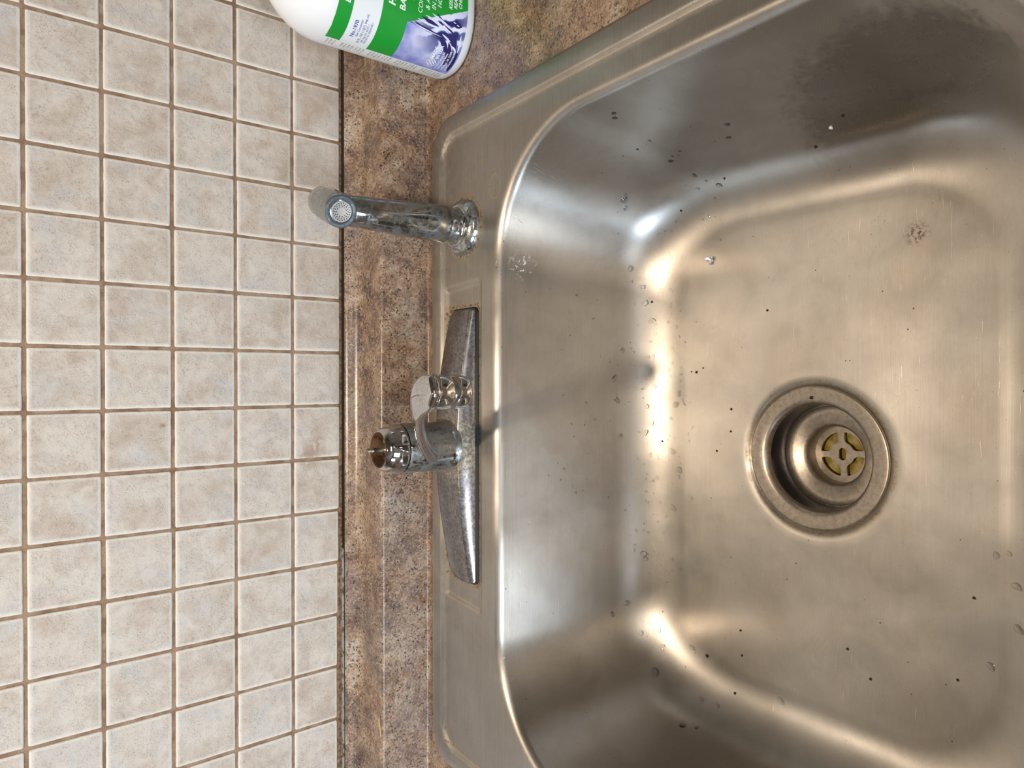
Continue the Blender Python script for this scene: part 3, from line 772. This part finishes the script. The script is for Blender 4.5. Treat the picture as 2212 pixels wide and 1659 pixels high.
text('CONT', -25.4, 57.0, 4.2, G_WHITE, 'text_lettering', bold=.02, shear=.2)
text('& ALL', -20.6, 50.2, 4.2, G_WHITE, 'text_lettering', bold=.02, shear=.2)
text('IN EV', -18.8, 44.0, 4.2, G_WHITE, 'text_lettering', bold=.02, shear=.2)
text('HUM', -15.6, 38.4, 4.2, G_WHITE, 'text_lettering', bold=.02, shear=.2)
text('KEEP', -13.4, 27.6, 3.4, G_WHITE, 'warning_lettering', bold=.10, shear=.25)
text('REACH', -11.6, 22.6, 3.4, G_WHITE, 'warning_lettering', bold=.10, shear=.25)
text('CHILD', -10.2, 17.6, 3.4, G_WHITE, 'warning_lettering', bold=.10, shear=.25)
text('MADE', -58.8, 33.2, 3.4, G_WHITE, 'origin_lettering', bold=.10)
text('IN USA', -57.2, 28.6, 3.4, G_WHITE, 'origin_lettering', bold=.10, sx=.9)
for i, t_ in enumerate(('Enviro Med Products, Inc.', '7900 Industry Street', 'Little Rock, AR 72209', 'www.biocide.com')):
    text(('American Products, Inc.', '7900 Industry Street', 'Little Rock, AR 72209', 'www.amerbiocide.com')[i], -69.5 + i*.5, 25.2 - i*3.3, 2.1, G_WHITE, 'address_lettering', bold=.03, sx=(.74, .82, .84, .86)[i])
# the little flag: outline, canton and stripes
fl_ = [((-67.2, 29.4), (-60.9, 36.4), .5), ((-65.2, 28.0), (-59.4, 34.6), .5), ((-63.2, 27.0), (-58.0, 32.8), .45), ((-69.6, 31.4), (-62.6, 38.4), .3), ((-69.6, 31.4), (-62.8, 26.6), .3), ((-62.8, 38.4), (-57.4, 32.4), .3), ((-68.0, 33), (-67.2, 33.4), .4), ((-66.2, 34.2), (-65.4, 34.6), .4), ((-67.0, 31.4), (-66.2, 31.8), .4), ((-64.6, 35.2), (-63.8, 35.6), .4)]
mesh('flag_emblem', *merge(*[leaf(a_, b_, w, 0, None, .00024, '') for a_, b_, w in fl_]), G_WHITE, LB)
# rows of tiny green print wrapping round the side
tp = []
rs = random.Random(5)
for blk in range(9):
    zc = 126 - blk*13.2
    for ln in range(3 + (blk % 2)):
        z = zc - ln*3.1 ; sx_ = -75.0
        while sx_ > -83.0:
            w_ = rs.uniform(.8, 2.2)
            for q2 in range(max(2, int(w_/.7))):
                s1 = sx_ - q2*.7
                tp.append(([onb((s1)/1000, z/1000, .0001), onb((s1-.38)/1000, z/1000, .0001), onb((s1-.38+rs.uniform(-.1, .1))/1000, (z+rs.uniform(.9, 1.5))/1000, .0001), onb(s1/1000, (z+rs.uniform(.7, 1.4))/1000, .0001)], [(0, 1, 2, 3)]))
            sx_ -= w_ + .9
mesh('side_print', *merge(*tp), G_DGREEN, LB)

# ------------------------------------------------------------------ small things on the sink
RM = Matrix(R0)
def pick(x, y):
    """where the sight line through (x, y) of the photograph meets the sink"""
    d = RM @ Vector(((x-1106)/1470, (829.5-y)/1470, -1)); d.normalize()
    h = bvh.ray_cast(CAM, d, 3)
    return (h[0], h[1]) if h[0] is not None else (None, None)

T_WATER = M('clear_water')      # thin drops: clear body that lets light through, glossy skin
_fr = T_WATER.n('Fresnel', {'IOR': 1.45}); _tr = T_WATER.n('BsdfTransparent', {'Color': (1, 1, 1, 1)}); _gl = T_WATER.n('BsdfGlossy', {'Roughness': .04})
_mx = T_WATER.n('MixShader', {0: T_WATER.math('MULTIPLY', _fr, 1.0), 1: _tr, 2: _gl})
T_WATER.t.links.new(_mx.outputs[0], T_WATER.t.nodes['Material Output'].inputs[0]); T_WATER = T_WATER.m
def drop_mesh(k):
    rd = random.Random(k); vs = [(0, 0, .34)]; fs = []; n = 20; R_ = 5
    el = rd.uniform(.8, 1.7); ph = rd.uniform(0, 6)
    for i in range(1, R_+1):
        t = i/R_
        for j in range(n):
            a_ = 2*PI*j/n; w = 1 + .16*math.sin(2*a_+ph) + .10*math.sin(3*a_+ph*2)
            vs.append((math.cos(a_)*t*w*el**.5, math.sin(a_)*t*w/el**.5, .34*(1-t*t)**.75))
    for j in range(n): fs.append((0, 1+j, 1+(j+1) % n))
    for i in range(R_-1):
        for j in range(n):
            a_, b_ = 1+i*n+j, 1+i*n+(j+1) % n; fs.append((a_, a_+n, b_+n, b_))
    fs.append(tuple(1+(R_-1)*n+j for j in range(n)))
    me = bpy.data.meshes.new('water_droplet'); me.from_pydata(vs, [], fs); me.materials.append(T_WATER)
    me.polygons.foreach_set('use_smooth', [True]*len(me.polygons)); return me
DM = [drop_mesh(k) for k in range(7)]
def place(name, me, hit, nrm, size, rot, label=None, cat=None, group=None, lift=0.0):
    if nrm.z < 0: nrm = -nrm
    o = bpy.data.objects.new(name, me); COL.objects.link(o)
    q = Vector((0, 0, 1)).rotation_difference(nrm) @ Matrix.Rotation(rot, 3, 'Z').to_quaternion()
    o.rotation_mode = 'QUATERNION'; o.rotation_quaternion = q
    o.location = hit + nrm*lift; o.scale = size if hasattr(size, '__len__') else (size,)*3
    return tag(o, label, cat, group)
big = [(1362, 580, 7.5), (1393, 655, 9), (1409, 693, 8), (1418, 579, 5.5), (1388, 620, 6.5), (1345, 757, 6), (1410, 768, 5), (1445, 800, 6), (1328, 817, 8), (1334, 865, 7), (1460, 874, 8), (1412, 836, 7), (1397, 878, 6), (1407, 914, 7), (1341, 942, 5.5), (1393, 935, 8), (1452, 975, 9), (1466, 850, 7), (1468, 1015, 8), (1420, 1033, 5),
       (1418, 1362, 11), (1431, 1399, 7.5), (1385, 1368, 6), (1355, 1303, 7.5), (1324, 1327, 6), (1416, 1452, 9), (1391, 1197, 8), (1394, 1207, 6), (1455, 1098, 7), (1495, 1401, 8), (1686, 1514, 8), (1475, 1565, 8), (1550, 1525, 5), (1515, 1511, 5.5), (1505, 1571, 5),
       (2152, 1200, 7), (2180, 1196, 5.5), (2196, 1267, 8.5), (2200, 1360, 9), (2140, 1440, 8), (1349, 432, 9), (1352, 450, 6.5), (1328, 255, 6), (1326, 245, 6), (1553, 400, 7), (1449, 348, 6), (1500, 379, 6), (1571, 269, 7), (1574, 297, 6)]
rd = random.Random(12)
small = []
for _ in range(125):
    small.append((rd.gauss(1420, 38), rd.uniform(590, 1240), rd.uniform(1.6, 3.8)))
for _ in range(34):
    small.append((rd.uniform(1180, 1345), rd.uniform(600, 1080), rd.uniform(1.5, 3.2)))
for _ in range(34):
    small.append((rd.uniform(1330, 1560), rd.uniform(290, 560), rd.uniform(1.5, 3.6)))
SOLO = {(1418, 1362): 'largest clear water droplet, on the bright spot of the left rear bowl corner',
        (1393, 655): 'big round water droplet at the right end of the rear curve',
        (1686, 1514): 'round flat water droplet alone on the left side curve of the bowl',
        (2196, 1267): 'big water droplet at the very front edge of the bowl floor, right of its neighbours',
        (1362, 580): 'round water droplet with a bright dot beside the golden spot in the right rear corner'}
def where(x, y):
    if x > 1720: return 'near the front edge of the sink bowl'
    if y < 340: return 'on the upper right side wall of the sink bowl'
    if y < 560: return 'in the right rear corner of the sink bowl'
    if y >= 1250: return 'in the left rear corner of the sink bowl'
    if x < 1350: return 'on the rear wall of the sink bowl below the faucet'
    return 'on the bright rear curve of the sink bowl'
for k, (x, y, s_) in enumerate(big + small):
    h, n_ = pick(x, y)
    if h is None or h.z > -.02: continue
    dist = (h-CAM).length; rr = s_/1470*dist
    o = place('water_droplet', DM[k % 7], h, n_, (rr*.9, rr*.9, rr*.9), rd.uniform(0, 6.28), lift=.00002)
    if (x, y) in SOLO: tag(o, SOLO[(x, y)], 'water droplet', 'water droplets in the sink bowl')
    else:
        w_ = where(x, y)
        tag(o, 'small clear water droplet ' + w_, 'water droplet', 'water droplets ' + w_)

# crumbs
T_CR = simple('dark_crumb', lin(44, 28, 20), .8); T_CRB = simple('brown_crumb', lin(120, 72, 36), .8); T_CW = simple('white_crumb', lin(236, 232, 224), .7)
def lump(k, mat_):
    rd2 = random.Random(k); bm = bmesh.new(); bmesh.ops.create_icosphere(bm, subdivisions=2, radius=1)
    for v in bm.verts: v.co *= 1 + .45*nz(v.co.x*1.4+k, v.co.y*1.4, v.co.z*1.4); v.co.z = max(v.co.z*.6, -.35)
    me = bpy.data.meshes.new('crumb'); bm.to_mesh(me); bm.free(); me.materials.append(mat_); return me
CL = [lump(k, T_CR) for k in range(4)]; CB = [lump(k+9, T_CRB) for k in range(3)]; CWm = lump(31, T_CW)
crs = [(1658, 670, 3), (1505, 804, 3.4), (1579, 932, 2.8), (1580, 884, 3.2), (1549, 974, 2.6), (1600, 1362, 2.6), (1528, 1417, 4), (1603, 1416, 2.8), (1588, 1498, 3), (1831, 1402, 3), (1881, 1467, 3), (2069, 1469, 3), (2104, 1292, 3.2), (1762, 317, 4), (1821, 250, 4), (1565, 385, 3), (1471, 455, 2.8), (1494, 803, 2.2), (1519, 795, 2.2), (1757, 859, 4.4), (1408, 652, 3), (1431, 953, 2.4)]
for k, (x, y, s_) in enumerate(crs):
    h, n_ = pick(x, y)
    if (x, y) == (1757, 859): h = Vector((h.x, h.y, zt+.0006)); n_ = Vector((0, 0, 1))
    rr = s_/1470*(h-CAM).length
    if (x, y) == (1757, 859): lb, gp = 'dark food crumb sitting on the flange of the sink drain', None
    else:
        w_ = 'left of the drain on the sink floor' if (y > 1200 and x < 1900) else 'near the front left of the sink floor' if y > 1200 else 'on the dark right side of the sink bowl' if y < 460 else 'between the rear curve and the drain of the sink'
        lb, gp = 'tiny dark food crumb ' + w_, 'dark crumbs ' + w_
    place('food_crumb', CL[k % 4], h, n_, (rr*.8, rr*.8, rr*.8), k*1.3, lb, 'crumb', gp, lift=rr*.2)
h, n_ = pick(1795, 275); place('food_crumb', CWm, h, n_, (.0016, .0013, .0016), .3, 'single tiny white crumb on the dark right side of the sink bowl', 'crumb', lift=.0004)
# torn scrap of foil
h, n_ = pick(1536, 562)
me = bpy.data.meshes.new('foil_scrap')
pv = [(0, 0, .0003), (.0036, .0012, .0016), (.0030, .0034, .0022), (.0010, .0040, .0004), (-.0006, .0022, .0026), (-.0030, .0034, .0012), (-.0036, .0008, .0024), (-.0022, -.0020, .0004), (-.0004, -.0034, .0022), (.0026, -.0030, .0012), (.0010, -.0008, .0026)]
vv = pv + [(x, y, z-.0003) for x, y, z in pv]; ff = []
for i in range(1, 11):
    j = i % 10 + 1; ff += [(0, i, j), (11, 11+j, 11+i), (i, 11+i, 11+j, j)]
me.from_pydata(vv, [], ff); me.materials.append(simple('crumpled_foil', lin(215, 215, 212), .25, .8))
place('foil_scrap', me, h, n_, 1.0, .4, 'small torn silver foil scrap lying in the sink bowl', 'foil scrap', lift=.0002)
# straw bristle on the ledge of the backsplash
def straw(a_, b_, r):
    return tube([Vector(a_), (Vector(a_)+Vector(b_))/2 + Vector((0, .0004, .0002)), Vector(b_)], [r, r, r*.6], 8)
o = mesh('straw_bristle', *merge(straw((-.2660, -.0565, .0545), (-.2890, -.0600, .0548), .0005), straw((-.2700, -.0572, .0546), (-.2885, -.0615, .0545), .0004)), simple('dry_straw', lin(206, 164, 104), .6))
tag(o, 'dry straw bristle lying on the backsplash edge near the sink corner', 'bristle')
